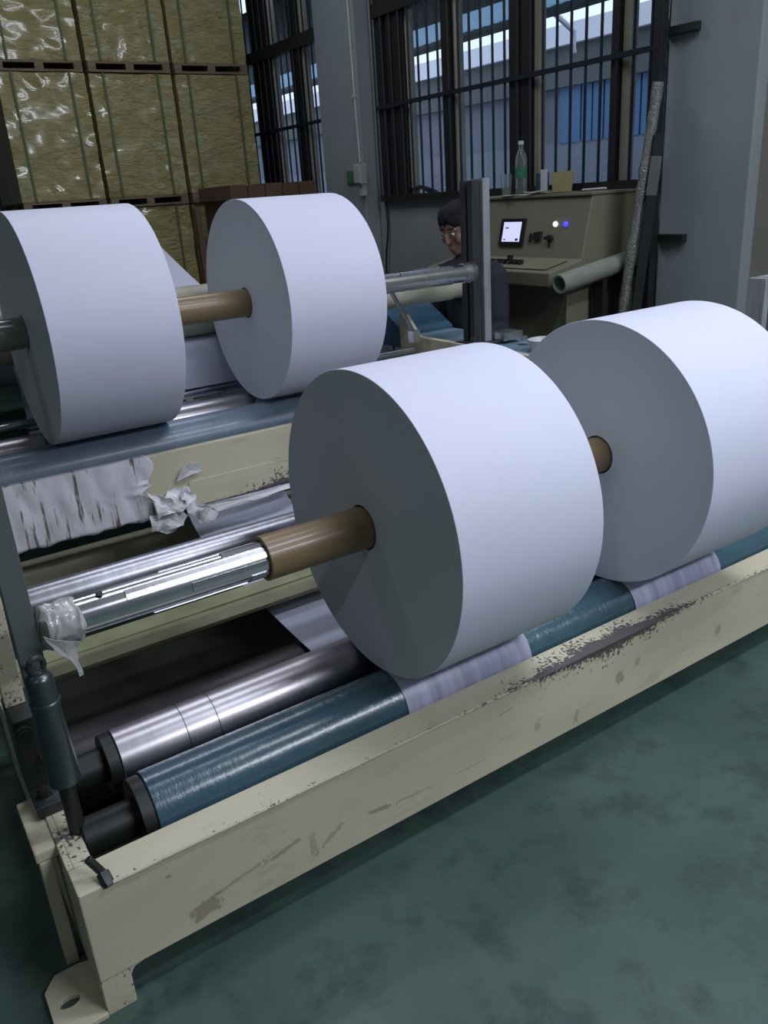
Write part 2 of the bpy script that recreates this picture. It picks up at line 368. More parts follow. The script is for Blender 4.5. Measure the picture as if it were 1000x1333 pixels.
def bolt(parent, p, d, r=.012, h=.01, mat='darksteel', name='bolt'):
    p = Vector(p); d = Vector(d).normalized(); bm = B(); lathe(bm, p, p + d * h, [(0, r), (h * .85, r), (h, r * .85)], 6)
    cyl(bm, p - d * .002, p + d * .002, r * 1.5, 16); return obj(name, bm, mat, parent)

# ------------------------------------------------------------------ room shell
XW = 3.62          # window wall plane
struct('floor', box(B(), -5, 3.8, -5, 9, -.1, 0), 'floor')
struct('ceiling', box(B(), -5, 3.8, -5, 9, 5.4, 5.5), 'ceiling')
struct('wall_left', box(B(), -5.1, -5, -5, 9, 0, 5.4), 'hallwall')
struct('wall_back', box(B(), -5, 3.8, 9, 9.1, 0, 5.4), 'hallwall')
struct('wall_front', box(B(), -5, 3.8, -5.1, -5, 0, 5.4), 'hallwall')
bm = B()
box(bm, XW, 3.8, 2.33, 9, 0, 1.39); box(bm, XW, 3.8, 2.33, 9, 3.7, 5.4)
box(bm, XW, 3.8, 2.33, 2.86, 1.39, 3.7); box(bm, XW, 3.8, 5.40, 6.04, 1.39, 3.7); box(bm, XW, 3.8, 8.6, 9, 1.39, 3.7)
struct('wall_right', bm, 'plaster')
struct('wall_right_near', box(B(), 3.56, 3.8, -5, 2.33, 0, 5.4), 'yellowwall')
struct('trim_1', box(B(), 3.49, XW, 2.33, 2.80, 0, 5.4, .008), 'pillar')      # plastered pillar at the right
struct('trim_2', box(B(), 3.49, XW, 5.48, 6.04, 0, 5.4, .008), 'pillar')      # pillar between the windows

def window(name, y0, y1, mulls, darks, sill_items=True):
    w_ = thing(name, None, None, (XW, (y0 + y1) / 2, 1.39), kind='structure')
    n = int((y1 - y0) / .1055); first = None
    for k in range(n + 1):
        y = y0 + .02 + k * .1055
        if first is None:
            bm = B(); cyl(bm, (3.595, y, 1.43), (3.595, y, 3.68), .008, 8); first = obj('bar', bm, 'bar', w_); f_y = y
        else:
            c = first.copy(); COL.objects.link(c); c.location.y = first.location.y + (y - f_y)
    obj('sill_rail', box(B(), 3.575, 3.70, y0, y1, 1.39, 1.432), 'darkframe', w_)
    obj('middle_rail', box(B(), 3.583, 3.607, y0, y1, 2.003, 2.028), 'bar', w_)
    obj('upper_rail', box(B(), 3.583, 3.66, y0, y1, 2.57, 2.66), 'darkframe', w_)
    obj('head_rail', box(B(), 3.575, 3.70, y0, y1, 3.66, 3.7), 'darkframe', w_)
    for a, b in darks: obj('dark_post', box(B(), 3.61, 3.70, a, b, 1.43, 3.66), 'darkframe', w_, label='dark window post')
    for a, b in mulls: obj('window_frame', box(B(), 3.635, 3.69, a, b, 1.43, 3.66), 'alu', w_, label='cream aluminium frame strip')
    ys = sorted([y0] + [a for a, b in darks] + [b for a, b in darks] + [y1])
    prev = y0
    for a, b in sorted(darks) + [(y1, y1)]:
        if a - prev > .15: obj('pane', box(B(), 3.665, 3.669, prev, a, 1.43, 2.57), 'glass', w_); obj('pane', box(B(), 3.665, 3.669, prev, a, 2.66, 3.66), 'glass', w_)
        prev = b
    return w_
window('window_1', 2.86, 5.40, [(4.53, 4.565), (3.80, 3.835), (3.15, 3.195), (5.055, 5.075), (5.28, 5.295)],
       [(5.30, 5.40), (5.08, 5.27), (4.57, 4.655), (3.84, 4.02), (3.20, 3.25), (2.86, 2.90)])
window('window_2', 6.04, 8.6, [(6.47, 6.51), (7.02, 7.04)], [(6.52, 6.66), (7.06, 7.36), (8.1, 8.2)])

# electrical things on the middle pillar
bm = B(); tube(bm, [(3.482, 5.50, 1.67), (3.482, 5.515, 2.2), (3.482, 5.53, 3.2), (3.482, 5.53, 5.3)], .009)
for z in (2.1, 2.9): box(bm, 3.472, 3.492, 5.50, 5.54, z, z + .02)
tag(obj('electrical_conduit', bm, 'conduit', smooth=True, origin=(3.482, 5.5, 1.67)), 'thin grey conduit pipe running up the pillar between the windows', 'conduit')
sb = thing('switch_box', 'white plastic switch box at the lower end of the conduit on the middle pillar', 'switch', (3.47, 5.46, 1.5))
obj('box_body', box(B(), 3.43, 3.49, 5.43, 5.515, 1.52, 1.66, .006), 'whitebox', sb)
obj('box_cover', box(B(), 3.422, 3.43, 5.437, 5.508, 1.53, 1.65, .003), 'whitebox', sb)
obj('cable_duct', box(B(), 3.45, 3.49, 5.44, 5.49, 1.44, 1.52, .004), 'whitebox', sb)
tag(obj('wall_plate', box(B(), 3.476, 3.49, 5.56, 5.70, 1.53, 1.62, .003), 'greentag', origin=(3.48, 5.63, 1.53)), 'small dark green plate fixed on the pillar left of the switch box', 'sign')
bm = B(); tube(bm, smooth_path([(3.60, 5.37, 1.39), (3.60, 5.36, 1.2), (3.59, 5.40, .9), (3.60, 5.38, .4), (3.60, 5.4, .02)]), .008)
tag(obj('wall_cable', bm, 'ironblack', smooth=True, origin=(3.6, 5.37, 0)), 'black cable hanging down the wall below the corner of the window', 'cable')

# ------------------------------------------------------------------ outside
struct('trim_3', box(B(), 3.8, 30, -8, 30, -.1, 0), 'extground')
ob = thing('warehouse_building', 'blue and grey warehouse with white fascia seen through the barred windows', 'building', (9, 12, 0))
obj('plinth', box(B(), 9, 9.4, -4, 28, 0, 1.93), 'extlow', ob)
obj('wall', box(B(), 9.02, 9.4, -4, 28, 1.93, 2.62), 'extwall', ob)
bm = B(); k = 7.2
while k < 8.9: box(bm, 8.985, 9.02, k, k + .17, 1.93, 2.62); k += .20
obj('blue_door_sheets', bm, 'extblue', ob, label='bright blue corrugated door')
obj('dark_fascia', box(B(), 8.9, 9.4, -4, 28, 2.62, 3.10), 'extgrey', ob)
obj('white_fascia', box(B(), 8.8, 9.4, -4, 28, 3.10, 3.34), 'extwhite', ob)
obj('drain_pipe', cyl(B(), (8.84, 9.45, 1.9), (8.84, 9.45, 3.35), .05, 12), 'extwhite', ob, smooth=True)
ca = thing('yard_canopy', 'grey canopy with pale blue translucent roof strip beyond the windows', 'canopy', (5.5, 12, 3.0))
obj('solid_roof', box(B(), 3.8, 5.75, -4, 28, 3.0, 3.06), 'extgrey', ca)
bm = B(); n = 320
va = []
for i in range(n + 1):
    y = 2 + 24 * i / n; z = 3.02 + (.008 if i % 2 else 0)
    va.append([bm.verts.new((5.75, y, z)), bm.verts.new((6.5, y, z)), bm.verts.new((6.5, y, z + .004)), bm.verts.new((5.75, y, z + .004))])
for a, b in zip(va, va[1:]):
    for j in range(4): bm.faces.new((a[j], a[(j + 1) % 4], b[(j + 1) % 4], b[j]))
obj('corrugated_sheet', bm, 'translucent', ca)
obj('gutter', box(B(), 6.5, 6.75, -4, 28, 2.99, 3.07), 'extgrey', ca)
for yy in (7.0, 11.4): obj('canopy_brace', tube(B(), [(6.6, yy, 3.0), (6.9, yy, 3.06), (7.2, yy, 2.9), (7.2, yy, 2.7)], .03, 8), 'extwhite', ca, smooth=True)

# ------------------------------------------------------------------ pallet loads at the back
def pallet_load(x0, x1, y0, z0, h, label, grp='wrapped pallet loads stacked at the back'):
    r = thing('pallet_load', label, 'pallet', ((x0 + x1) / 2, y0 + .4, z0), grp)
    ph = .075; y1 = y0 + .8
    for z in (z0, z0 + ph - .018): 
        for k in range(4):
            ya = y0 + k * (.8 - .1) / 3; obj('pallet_board', box(B(), x0 + .01, x1 - .01, ya, ya + .1, z, z + .016), 'wood', r)
    for xb in (x0 + .01, (x0 + x1) / 2 - .03, x1 - .07):
        for ya in (y0, y0 + .35, y0 + .7): obj('pallet_block', box(B(), xb, xb + .06, ya, ya + .1, z0 + .016, z0 + ph - .018), 'wood', r)
    bm = B(); box(bm, x0 + .008, x1 - .008, y0 + .01, y1, z0 + ph, z0 + h)
    bmesh.ops.subdivide_edges(bm, edges=bm.edges[:], cuts=22, use_grid_fill=True)
    s = random.random() * 50
    for v in bm.verts:
        q = noise.noise(Vector((v.co.x * 9 + s, v.co.y * 5, v.co.z * 26))) * .014 + noise.noise(Vector((v.co.x * 4 + s, 3, v.co.z * 7))) * .012
        if v.co.y < y0 + .02: v.co.y += q
    obj('wrapped_reams', bm, 'film', r, smooth=True)
    for sx in (.16, .80):
        xs = x0 + (x1 - x0) * sx
        bm = B(); box(bm, xs, xs + .014, y0 - .008, y0 + .0, z0 + ph, z0 + h); box(bm, xs, xs + .014, y0, y1, z0 + h, z0 + h + .004)
        obj('strap', bm, 'strap', r)
    return r
cols = [(1.345, 1.975, 'left'), (1.99, 2.64, 'middle'), (2.66, 3.30, 'right')]
rows = [(0, .735, 'on the floor'), (.735, .735, 'second from the floor'), (1.475, .94, 'third from the floor'), (2.42, .94, 'topmost')]
for x0, x1, cn in cols:
    for z0, h, rn in rows:
        nm = {'topmost': 'topmost', 'third from the floor': 'third level', 'second from the floor': 'second level', 'on the floor': 'bottom level'}[rn]
        pallet_load(x0, x1, 6.8 + random.random() * .02, z0, h - .003, f'film-wrapped yellow pallet load, {nm} of the {cn} stack')
cs = thing('carton_stack', 'brown cartons and boards standing between the pallet loads and the window', 'box', (3.05, 6.3, 0))
for i, (z0, z1) in enumerate([(0, .5), (.505, 1.0), (1.005, 1.47)]): obj('carton', box(B(), 2.68, 3.34, 6.02, 6.6, z0, z1, .006), 'brown', cs)
for k in range(5): obj('board', box(B(), 2.64 + k * .145, 2.64 + k * .145 + .138, 5.98, 6.6, 1.475, 1.575 - .012 * (k % 2), .003), 'brown', cs)
bm = B(); box(bm, 2.28, 2.32, 5.8, 5.84, 0, 1.44, .003)
tag(obj('timber_post', bm, 'brown', origin=(2.3, 5.82, 0)), 'dark brown timber post standing before the pallet loads, seen between the two rear rolls', 'post')

# ------------------------------------------------------------------ winding stands
YR, ZR = 1.503, .733            # front rolls axis
YB, ZB = 2.851, 1.107           # rear rolls axis
fs = thing('front_winding_stand', 'low cream steel winding frame in front, with chipped beam, blue drum and steel drum', 'machine', (1.2, 1.7, 0))
bm = B()
prism(bm, [(1.274, .09), (1.274, .305), (1.352, .305), (1.352, .293), (1.286, .293), (1.286, .102), (1.32, .102), (1.32, .09)], 'x', .098, 2.62)
obj('front_beam', bm, 'cream_front', fs, bevel=.003, label='cream channel beam with paint chipped along its top edge')
obj('weld_bead', tube(B(), [(.15 + k * .05, 1.272 + random.uniform(-.001, .001), .304) for k in range(50)], .0035, 6), 'cream_front', fs, smooth=True)
bm = B(); prism(bm, [(.098, 0), (.098, .13), (.20, .13), (.20, .092), (.165, .085), (.155, .07), (.155, .0)], 'y', 1.276, 1.290)
obj('leg', bm, 'cream_side', fs, bevel=.002)
bm = B(); prism(bm, [(2.60, 0), (2.60, .13), (2.5, .13), (2.5, .092), (2.535, .085), (2.545, .07), (2.545, 0)], 'y', 1.276, 1.290)
obj('leg', bm, 'cream_side', fs, bevel=.002)
# foot plate with oblong hole
def plate_with_hole(x0, x1, y0, y1, z0, z1, cx, cy, rx, ry):
    bm = B(); n = 24; out = []; inn = []
    for i in range(n):
        a = 2 * PI * i / n + PI / n; dx, dy = math.cos(a), math.sin(a)
        t_ = 1e9
        if dx > 1e-6: t_ = min(t_, (x1 - cx) / dx)
        if dx < -1e-6: t_ = min(t_, (x0 - cx) / dx)
        if dy > 1e-6: t_ = min(t_, (y1 - cy) / dy)
        if dy < -1e-6: t_ = min(t_, (y0 - cy) / dy)
        px, py = cx + dx * t_, cy + dy * t_
        if px < x0 + .02 and py > y1 - .02: px += .012; py -= .012
        out.append((px, py)); inn.append((cx + dx * rx, cy + dy * ry))
    vs = [[bm.verts.new((*p, z)) for p in L] for L, z in ((out, z1), (inn, z1), (inn, z0), (out, z0))]
    for k in range(4):
        a, b = vs[k], vs[(k + 1) % 4]
        for i in range(n): bm.faces.new((a[i], a[(i + 1) % n], b[(i + 1) % n], b[i]))
    return bm
obj('foot_plate', plate_with_hole(.005, .10, 1.272, 1.425, .0, .012, .042, 1.345, .020, .013), 'cream', fs, bevel=.0015, label='cream foot plate with an oblong bolt hole')
bm = B(); box(bm, .0975, .110, 1.353, 2.16, .02, .3045); box(bm, .0975, .110, 1.29, 1.353, .02, .293); box(bm, .110, .145, 1.353, 2.16, .295, .3045); box(bm, .11, .135, 1.29, 2.16, .02, .032)
obj('side_plate', bm, 'cream_side', fs, bevel=.002, label='cream side channel with brown chips on top')
bm = B(); box(bm, 2.585, 2.60, 1.29, 2.16, .02, .305); obj('side_plate', bm, 'cream_side', fs, bevel=.002)
obj('outer_flange', box(B(), .060, .085, 1.44, 1.475, .0, .275, .004), 'cream', fs)
obj('outer_flange', box(B(), .056, .10, 1.44, 1.62, .275, .300, .004), 'cream', fs)
bm = B(); box(bm, .112, 2.59, 2.087, 2.255, .290, .303); box(bm, .112, 2.59, 2.17, 2.178, .303, .309)
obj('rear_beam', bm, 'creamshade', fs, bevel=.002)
obj('drip_tray', box(B(), .115, 2.59, 1.33, 2.6, .03, .04), 'tray', fs)
cyl_x = [(.283, 2.50)]
bm = B(); cyl(bm, (.283, 1.445, .283), (2.50, 1.445, .283), .083, 64, .002); o = obj('blue_drum', bm, 'blue', fs, smooth=True, label='blue covered drum')
bm = B(); cyl(bm, (.148, 1.445, .283), (.283, 1.445, .283), .040, 32); cyl(bm, (.255, 1.445, .283), (.283, 1.445, .283), .078, 32); obj('journal', bm, 'black', o, smooth=True)
bm = B(); cyl(bm, (.272, 1.625, .305), (2.50, 1.625, .305), .070, 64, .002); o = obj('steel_drum', bm, 'drum', fs, smooth=True, label='bare ground steel drum')
for xx in (.425, .50): obj('scored_line', ring(B(), (xx, 1.625, .305), (xx + .002, 1.625, .305), .0704, .068, 64, .0002), 'darksteel', o)
bm = B(); cyl(bm, (.152, 1.625, .305), (.272, 1.625, .305), .040, 32); cyl(bm, (.245, 1.625, .305), (.272, 1.625, .305), .066, 32); obj('journal', bm, 'black', o, smooth=True)
bm = B(); cyl(bm, (.15, 1.92, .115), (2.5, 1.92, .115), .11, 48); obj('rubber_roller', bm, 'darkroller', fs, smooth=True)
bm = B(); cyl(bm, (.205, 1.95, .586), (2.5, 1.95, .586), .043, 48); o = obj('guide_roller', bm, 'steel2', fs, smooth=True, label='polished guide roller behind the shaft')
bm = B(); cyl(bm, (.14, 1.95, .586), (.205, 1.95, .586), .02, 24); obj('journal', bm, 'darksteel', o, smooth=True)
for xx in (.11, 2.51): obj('roller_bracket', box(B(), xx, xx + .03, 1.90, 2.0, .30, .64, .004), 'darksteel', fs)
# left bearing block, column, guide post
obj('bearing_pad', box(B(), .086, .150, 1.53, 1.72, .305, .330, .003), 'postdark', fs)
obj('bearing_block', box(B(), .086, .145, 1.60, 1.72, .330, .50, .005), 'darksteel', fs)
bm = B(); cyl(bm, (.104, 1.600, .470), (.104, 1.588, .470), .019, 20); cyl(bm, (.104, 1.589, .470), (.104, 1.584, .470), .014, 20); obj('round_plug', bm, 'postdark', fs, smooth=True)
bolt(fs, (.108, 1.565, .330), (0, 0, 1), .012, .022); bolt(fs, (.128, 1.60, .40), (0, -1, 0), .010, .010)
bm = B(); prism(bm, [(.088, .50), (.086, .86), (.110, .90), (.135, .86), (.128, .50)], 'y', 1.665, 1.70)
obj('post_bracket', bm, 'cream_side', fs, bevel=.002)
bm = B(); box(bm, .122, .165, 1.495, 1.530, .44, 1.137, .002)
obj('guide_post', bm, pm('grey_post_steel', (.15, .18, .175), .5, .3, var=.12, bstr=.05), fs, label='flat dark grey guide post at the left end')
bm = B(); box(bm, 2.350, 2.375, 1.48, 1.54, .30, 1.137, .002); box(bm, 2.39, 2.46, 1.48, 1.54, .30, 1.137, .002); box(bm, 2.375, 2.39, 1.515, 1.54, .3, 1.13)
obj('guide_post', bm, 'postface', fs, label='slotted steel guide post at the right end')
# lifting cylinder with eye
cy = obj('lift_cylinder', lathe(B(), (.143, 1.45, .43), (.143, 1.45, .672), [(0, .030), (.01, .0305), (.17, .0255), (.172, .0275), (.182, .0275), (.184, .025), (.23, .0245), (.238, .02), (.242, .012)], 40), pm('satin_cylinder', (.10, .125, .13), .3, .75, var=.15, scale=9, sc3=(4, 4, .5)), fs, smooth=True, label='satin steel lifting cylinder beside the left post')
bm = B(); bmesh.ops.create_uvsphere(bm, u_segments=8, v_segments=6, radius=.0001)
bm.free(); bm = B(); tube(bm, [(.143 + .014 * math.cos(a * PI / 8), 1.45 + .004 * math.cos(a * PI / 8), .687 + .016 * math.sin(a * PI / 8)) for a in range(17)], .0055, 10, False); cyl(bm, (.143, 1.45, .66), (.143, 1.45, .675), .009, 12)
obj('rod_eye', bm, 'postdark', cy, smooth=True)
obj('cylinder_foot', cyl(B(), (.143, 1.45, .307), (.143, 1.45, .43), .016, 24), 'black', cy, smooth=True)
bm = B(); cyl(bm, (.132, 1.300, .355), (.150, 1.292, .318), .008, 12); lathe(bm, (.150, 1.292, .318), (.154, 1.268, .300), [(0, .012), (.02, .012), (.028, .009)], 6)
obj('locking_bolt', bm, 'darksteel', fs, smooth=True)

rs = thing('rear_winding_stand', 'taller cream winding frame behind the front one, its beam partly covered by torn white paper', 'machine', (1.2, 2.9, 0))
bm = B(); prism(bm, [(2.60, .478), (2.60, .692), (2.622, .692), (2.622, .680), (2.612, .680), (2.612, .490), (2.66, .490), (2.66, .478)], 'x', .12, 2.30)
obj('front_beam', bm, 'cream_rear', rs, bevel=.003, label='cream channel beam chipped at its lower edge')
obj('beam_strip', box(B(), .86, 2.29, 2.5965, 2.60, .482, .572), 'cream_rear', rs, bevel=.001)
obj('lower_beam', box(B(), .12, 2.29, 2.88, 2.96, .22, .31, .004), 'cream', rs)
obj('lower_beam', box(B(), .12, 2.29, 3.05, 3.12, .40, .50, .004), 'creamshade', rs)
bm = B(); box(bm, .09, .12, 2.60, 3.3, .0, .69); obj('side_plate', bm, 'cream', rs, bevel=.003)
bm = B(); prism(bm, [(2.25, 0), (2.25, .800), (3.22, .800), (3.32, .90), (3.36, .90), (3.36, 0)], 'x', 2.29, 2.32); obj('side_plate', bm, 'cream', rs, bevel=.003, label='cream right side plate')
bm = B(); cyl(bm, (.14, 2.795, .66), (2.27, 2.795, .66), .083, 64, .002); obj('blue_drum', bm, 'blue2', rs, smooth=True, label='blue covered drum')
bm = B(); cyl(bm, (.14, 2.97, .68), (2.27, 2.97, .68), .070, 64, .002); obj('steel_drum', bm, 'drum', rs, smooth=True)
bm = B(); cyl(bm, (.14, 3.22, .735), (2.27, 3.22, .735), .022, 32); obj('guide_roller', bm, 'chrome', rs, smooth=True, label='thin polished guide roller')
bm = B(); cyl(bm, (.14, 3.12, .66), (2.27, 3.12, .66), .035, 32); obj('guide_roller', bm, 'steel', rs, smooth=True)
bm = B(); cyl(bm, (.10, 3.30, 1.05), (2.08, 3.30, 1.05), .10, 48, .004); o = obj('spreader_roller', bm, 'creampipe', rs, smooth=True, label='thick cream roller behind the rear rolls')
bm = B(); lathe(bm, (2.08, 3.30, 1.005), (2.74, 3.30, 1.005), [(0, .070), (.48, .070), (.50, .064), (.60, .070), (.63, .066), (.66, .045)], 32); obj('roller_end', bm, 'creampipe', o, smooth=True)
obj('roller_bracket', box(B(), .06, .10, 3.2, 3.4, 0, 1.17, .004), 'cream', rs)
bm = B(); box(bm, 2.345, 2.385, 2.85, 2.88, .78, 1.475, .002); box(bm, 2.345, 2.385, 2.895, 2.93, .78, 1.475, .002); box(bm, 2.36, 2.40, 2.86, 2.93, .78, 1.470); obj('guide_post', bm, 'postdark', rs, label='dark inner rail of the upright post')
bm = B(); box(bm, 2.402, 2.440, 2.845, 2.925, .78, 1.482, .002); obj('guide_post', bm, 'postface', rs, label='bright outer rail of the upright post')
bm = B(); box(bm, 2.30, 2.50, 2.80, 2.95, .775, .80, .003); obj('post_base', bm, 'darksteel', rs)
bm = B(); box(bm, 2.45, 2.56, 2.77, 2.87, .80, .835, .003); obj('clamp_block', bm, 'steel', rs)
bolt(rs, (2.50, 2.70, .80), (0, 0, 1), .017, .025, 'steel'); bolt(rs, (2.32, 2.83, .80), (0, 0, 1), .015, .03, 'darksteel')
obj('top_cover', box(B(), 2.32, 2.62, 2.25, 3.36, .765, .785, .003), 'bluecover', rs, label='light blue cover plate')
bm = B(); prism(bm, [(3.36, .72), (3.36, .80), (3.60, .93), (3.63, .93), (3.63, .72)], 'x', 2.32, 2.62); obj('end_cover', bm, 'bluebox', rs, bevel=.003, label='mid blue sloping cover')
bm = B(); tube(bm, [(1.99, 2.98, 1.07), (2.09, 2.96, .87)], .010, 6); box(bm, 2.075, 2.11, 2.94, 2.98, .83, .88); obj('strut', bm, 'steel', rs)
obj('machine_cabinet', box(B(), 2.32, 2.60, 2.26, 3.02, 0, .764, .004), 'console', rs)
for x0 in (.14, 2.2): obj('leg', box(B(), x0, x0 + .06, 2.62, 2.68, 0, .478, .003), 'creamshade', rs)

# torn paper wrapped over the rear beam: own thing, lies on the beam
def torn_sheet():
    bm = B(); nx, nz = 60, 22; g = []
    for i in range(nx + 1):
        row = []
        for j in range(nz + 1):
            v = j / nz; z = .694 - v * .214
            edge = .735 + .018 * math.sin(v * 9) + .03 * (v > .45) * noise.noise(Vector((v * 12, 0, 1))) - .02 * v
            x = .13 + (edge - .13) * i / nx
            z2 = z - (.012 * noise.noise(Vector((x * 20, 3, 5))) if j == nz else 0)
            y = 2.594 - abs(noise.noise(Vector((x * 14, z * 5, 2)))) * .012 - abs(noise.noise(Vector((x * 45, z * 9, 7)))) * .006
            if i > nx - 6 and v > .4: y -= .012 * (i - nx + 6) / 6
            row.append(bm.verts.new((x, y, z2)))
        g.append(row)
    for i in range(nx):
        for j in range(nz): bm.faces.new((g[i][j], g[i + 1][j], g[i + 1][j + 1], g[i][j + 1]))
    # lip over the top of the beam
    t_ = [bm.verts.new((g[i][0].co.x - .01, 2.620, .6955)) for i in range(nx + 1)]
    for i in range(nx): bm.faces.new((g[i][0], t_[i], t_[i + 1], g[i + 1][0]))
    return bm
tp = thing('torn_paper_wrap', 'white paper with crease shade painted in, torn over the left half of the rear beam', 'paper', (.45, 2.59, .58))
o = obj('paper_sheet', torn_sheet(), 'torn', tp, smooth=True); s_ = o.modifiers.new('solid', 'SOLIDIFY'); s_.thickness = .001
def crumple(pts, seed, amp=.012, th=.001):
    """pts: outline polygon (x,y,z); fan-subdivided and crumpled"""
    bm = B(); c = sum((Vector(p) for p in pts), Vector()) / len(pts); vs = [bm.verts.new(p) for p in pts]; cv = bm.verts.new(c)
    for i in range(len(vs)): bm.faces.new((vs[i], vs[(i + 1) % len(vs)], cv))
    bmesh.ops.subdivide_edges(bm, edges=bm.edges[:], cuts=4, use_grid_fill=True)
    for v in bm.verts: v.co += Vector((noise.noise(v.co * 30 + Vector((seed, 0, 0))), noise.noise(v.co * 30 + Vector((0, seed, 0))), noise.noise(v.co * 30 + Vector((0, 0, seed))))) * amp
    return bm
for k, (pts) in enumerate([
    [(.70, 2.575, .585), (.76, 2.55, .56), (.83, 2.56, .575), (.86, 2.545, .53), (.80, 2.53, .50), (.72, 2.545, .495)],
    [(.70, 2.56, .50), (.80, 2.55, .515), (.83, 2.53, .47), (.76, 2.525, .435), (.69, 2.54, .465)],
    [(.80, 2.545, .56), (.84, 2.555, .575), (.88, 2.53, .49), (.93, 2.545, .455), (.89, 2.52, .43), (.83, 2.52, .48)]]):
    o = obj('crumpled_flap', crumple(pts, k * 7 + 1, .02), 'crumple', tp); s_ = o.modifiers.new('solid', 'SOLIDIFY'); s_.thickness = .001
o = tag(obj('paper_scrap', crumple([(.815, 2.590, .588), (.835, 2.575, .628), (.865, 2.565, .648), (.895, 2.572, .640), (.915, 2.586, .603), (.86, 2.578, .600)], 33, .004), 'crumple', origin=(.86, 2.588, .6)),
    'small white torn paper scrap stuck on the cream rear beam', 'paper'); s_ = o.modifiers.new('solid', 'SOLIDIFY'); s_.thickness = .001
pts = [(.86, 2.62, .474), (1.0, 2.60, .474), (1.2, 2.60, .474), (1.31, 2.61, .474), (1.30, 2.60, .458), (1.15, 2.59, .452), (1.02, 2.60, .444), (.9, 2.595, .436)]
o = tag(obj('paper_strip', crumple(pts, 50, .004), 'crumple', origin=(1.05, 2.58, .45)), 'crumpled paper strip hanging along the underside of the cream rear beam', 'paper'); s_ = o.modifiers.new('solid', 'SOLIDIFY'); s_.thickness = .001

# ------------------------------------------------------------------ paper rolls
def paper_roll(x0, x1, y, z, r, c0, c1, label, coremat='core'):
    t_ = thing('paper_roll', label, 'paper roll', ((x0 + x1) / 2, y, z - r), 'wound white paper rolls on the shafts')
    # wound paper built about its own axis so that the rings of the end face are concentric
    def part(name, bm, mat):
        o = obj(name, bm, mat, None, smooth=True, origin=((x0 + x1) / 2, y, z)); o.parent = t_; o.location = (0, 0, r); return o
    bm = B(); n = 128
    lathe(bm, (x0, y, z), (x1, y, z), [(0, r - .0008), (.0008, r), (x1 - x0 - .0008, r), (x1 - x0, r - .0008)], n, False)
    part('outer_wrap', bm, 'paper')
    for xx, dx in ((x0, 1), (x1, -1)):
        bm = B(); lathe(bm, (xx, y, z), (xx + dx, y, z), [(.0, r - .0008)] + [(.0 + .0012 * (k % 2), r - (r - .0545) * k / 10) for k in range(1, 10)] + [(0, .0545), (.04, .0545)], n, False)
        part('wound_edge', bm, 'face')
    bm = B(); lathe(bm, (c0, y, z), (c1, y, z), [(0, .0415), (0, .0485), (.0015, .05), (c1 - c0 - .0015, .05), (c1 - c0, .0485), (c1 - c0, .0415), (0, .0415)], 64, False)
    o = part('core_tube', bm, coremat)
    return t_
paper_roll(.891, 1.289, YR, ZR, .366, .632, 1.30, 'nearest big white paper roll, brown core sticking far out towards the left')
paper_roll(1.667, 2.081, YR, ZR, .370, 1.45, 2.10, 'front white paper roll at the right edge of the picture, behind the nearest roll')
paper_roll(.490, .883, YB, ZB, .366, .25, .90, 'rear white paper roll at the left edge, on a grey taped core', 'tapecore')
paper_roll(1.266, 1.653, YB, ZB, .357, .905, 1.67, 'rear white paper roll on the right, its brown core reaching to the left-hand roll')

# ------------------------------------------------------------------ winding shafts
def shaft(x0, x1, y, z, label, tape=False, knob=False, phase=.3):
    t_ = thing('winding_shaft', label, 'shaft', ((x0 + x1) / 2, y, z), 'winding shafts')
    bm = B(); cyl(bm, (x0, y, z), (x1, y, z), .0372, 64, .002); obj('shaft_body', bm, 'chrome', t_, smooth=True)
    n = 9; seg = .31
    for k in range(n):
        a = 2 * PI * k / n + phase; st = x0 + .10 + (k * .13) % .34
        while st < x1 - .1:
            e = min(st + seg, x1 - .08); bm = B(); w_ = .27
            pr = [(y + rr * math.cos(a + d), z + rr * math.sin(a + d)) for rr, d in ((.0365, -w_), (.0400, -w_), (.0405, 0), (.0400, w_), (.0365, w_))]
            prism(bm, pr, 'x', st, e); obj('leaf_strip', bm, 'steel' if k % 2 else 'chrome', t_)
            st = e + .03
    return t_
sf = shaft(.18, 2.33, YR, ZR, 'front bright steel winding shaft through the two nearer rolls, its left end taped')
bm = B(); prof = [(0, .03)]; L = .068
for k in range(15): prof.append((.004 + k * L / 15, .0425 + .0012 * math.sin(k * 2.1) + .002 * random.random()))
prof.append((L + .003, .040)); lathe(bm, (.172, YR, ZR), (.24, YR, ZR), prof, 40)
for v in bm.verts: v.co += Vector((0, noise.noise(v.co * 70) * .004, noise.noise(v.co * 60 + Vector((5, 0, 0))) * .005 - .003)) + Vector((noise.noise(v.co * 35), 0, 0)) * .010
tw = obj('tape_wrap', bm, 'tape', sf, smooth=True, label='wrinkled clear tape wound round the shaft end')
bm = crumple([(.168, 1.458, .735), (.20, 1.455, .715), (.228, 1.458, .70), (.218, 1.463, .660), (.222, 1.466, .625), (.212, 1.463, .628), (.202, 1.460, .672), (.18, 1.458, .70)], 9, .008)
o = obj('tape_tail', bm, 'tape', tw); s_ = o.modifiers.new('solid', 'SOLIDIFY'); s_.thickness = .001
obj('air_hole', cyl(B(), (.285, YR - .012, ZR + .0365), (.285, YR - .0135, ZR + .0400), .007, 16), 'black', sf)
sr = shaft(.10, 2.30, YB, ZB, 'rear bright steel winding shaft through the two farther rolls', phase=.1)
bm = B(); lathe(bm, (2.285, YB, ZB), (2.40, YB, ZB), [(0, .041), (.018, .041), (.020, .036), (.024, .043), (.05, .043), (.06, .038), (.068, .020), (.07, .01)], 40)
obj('end_knob', bm, 'steel', sr, smooth=True)

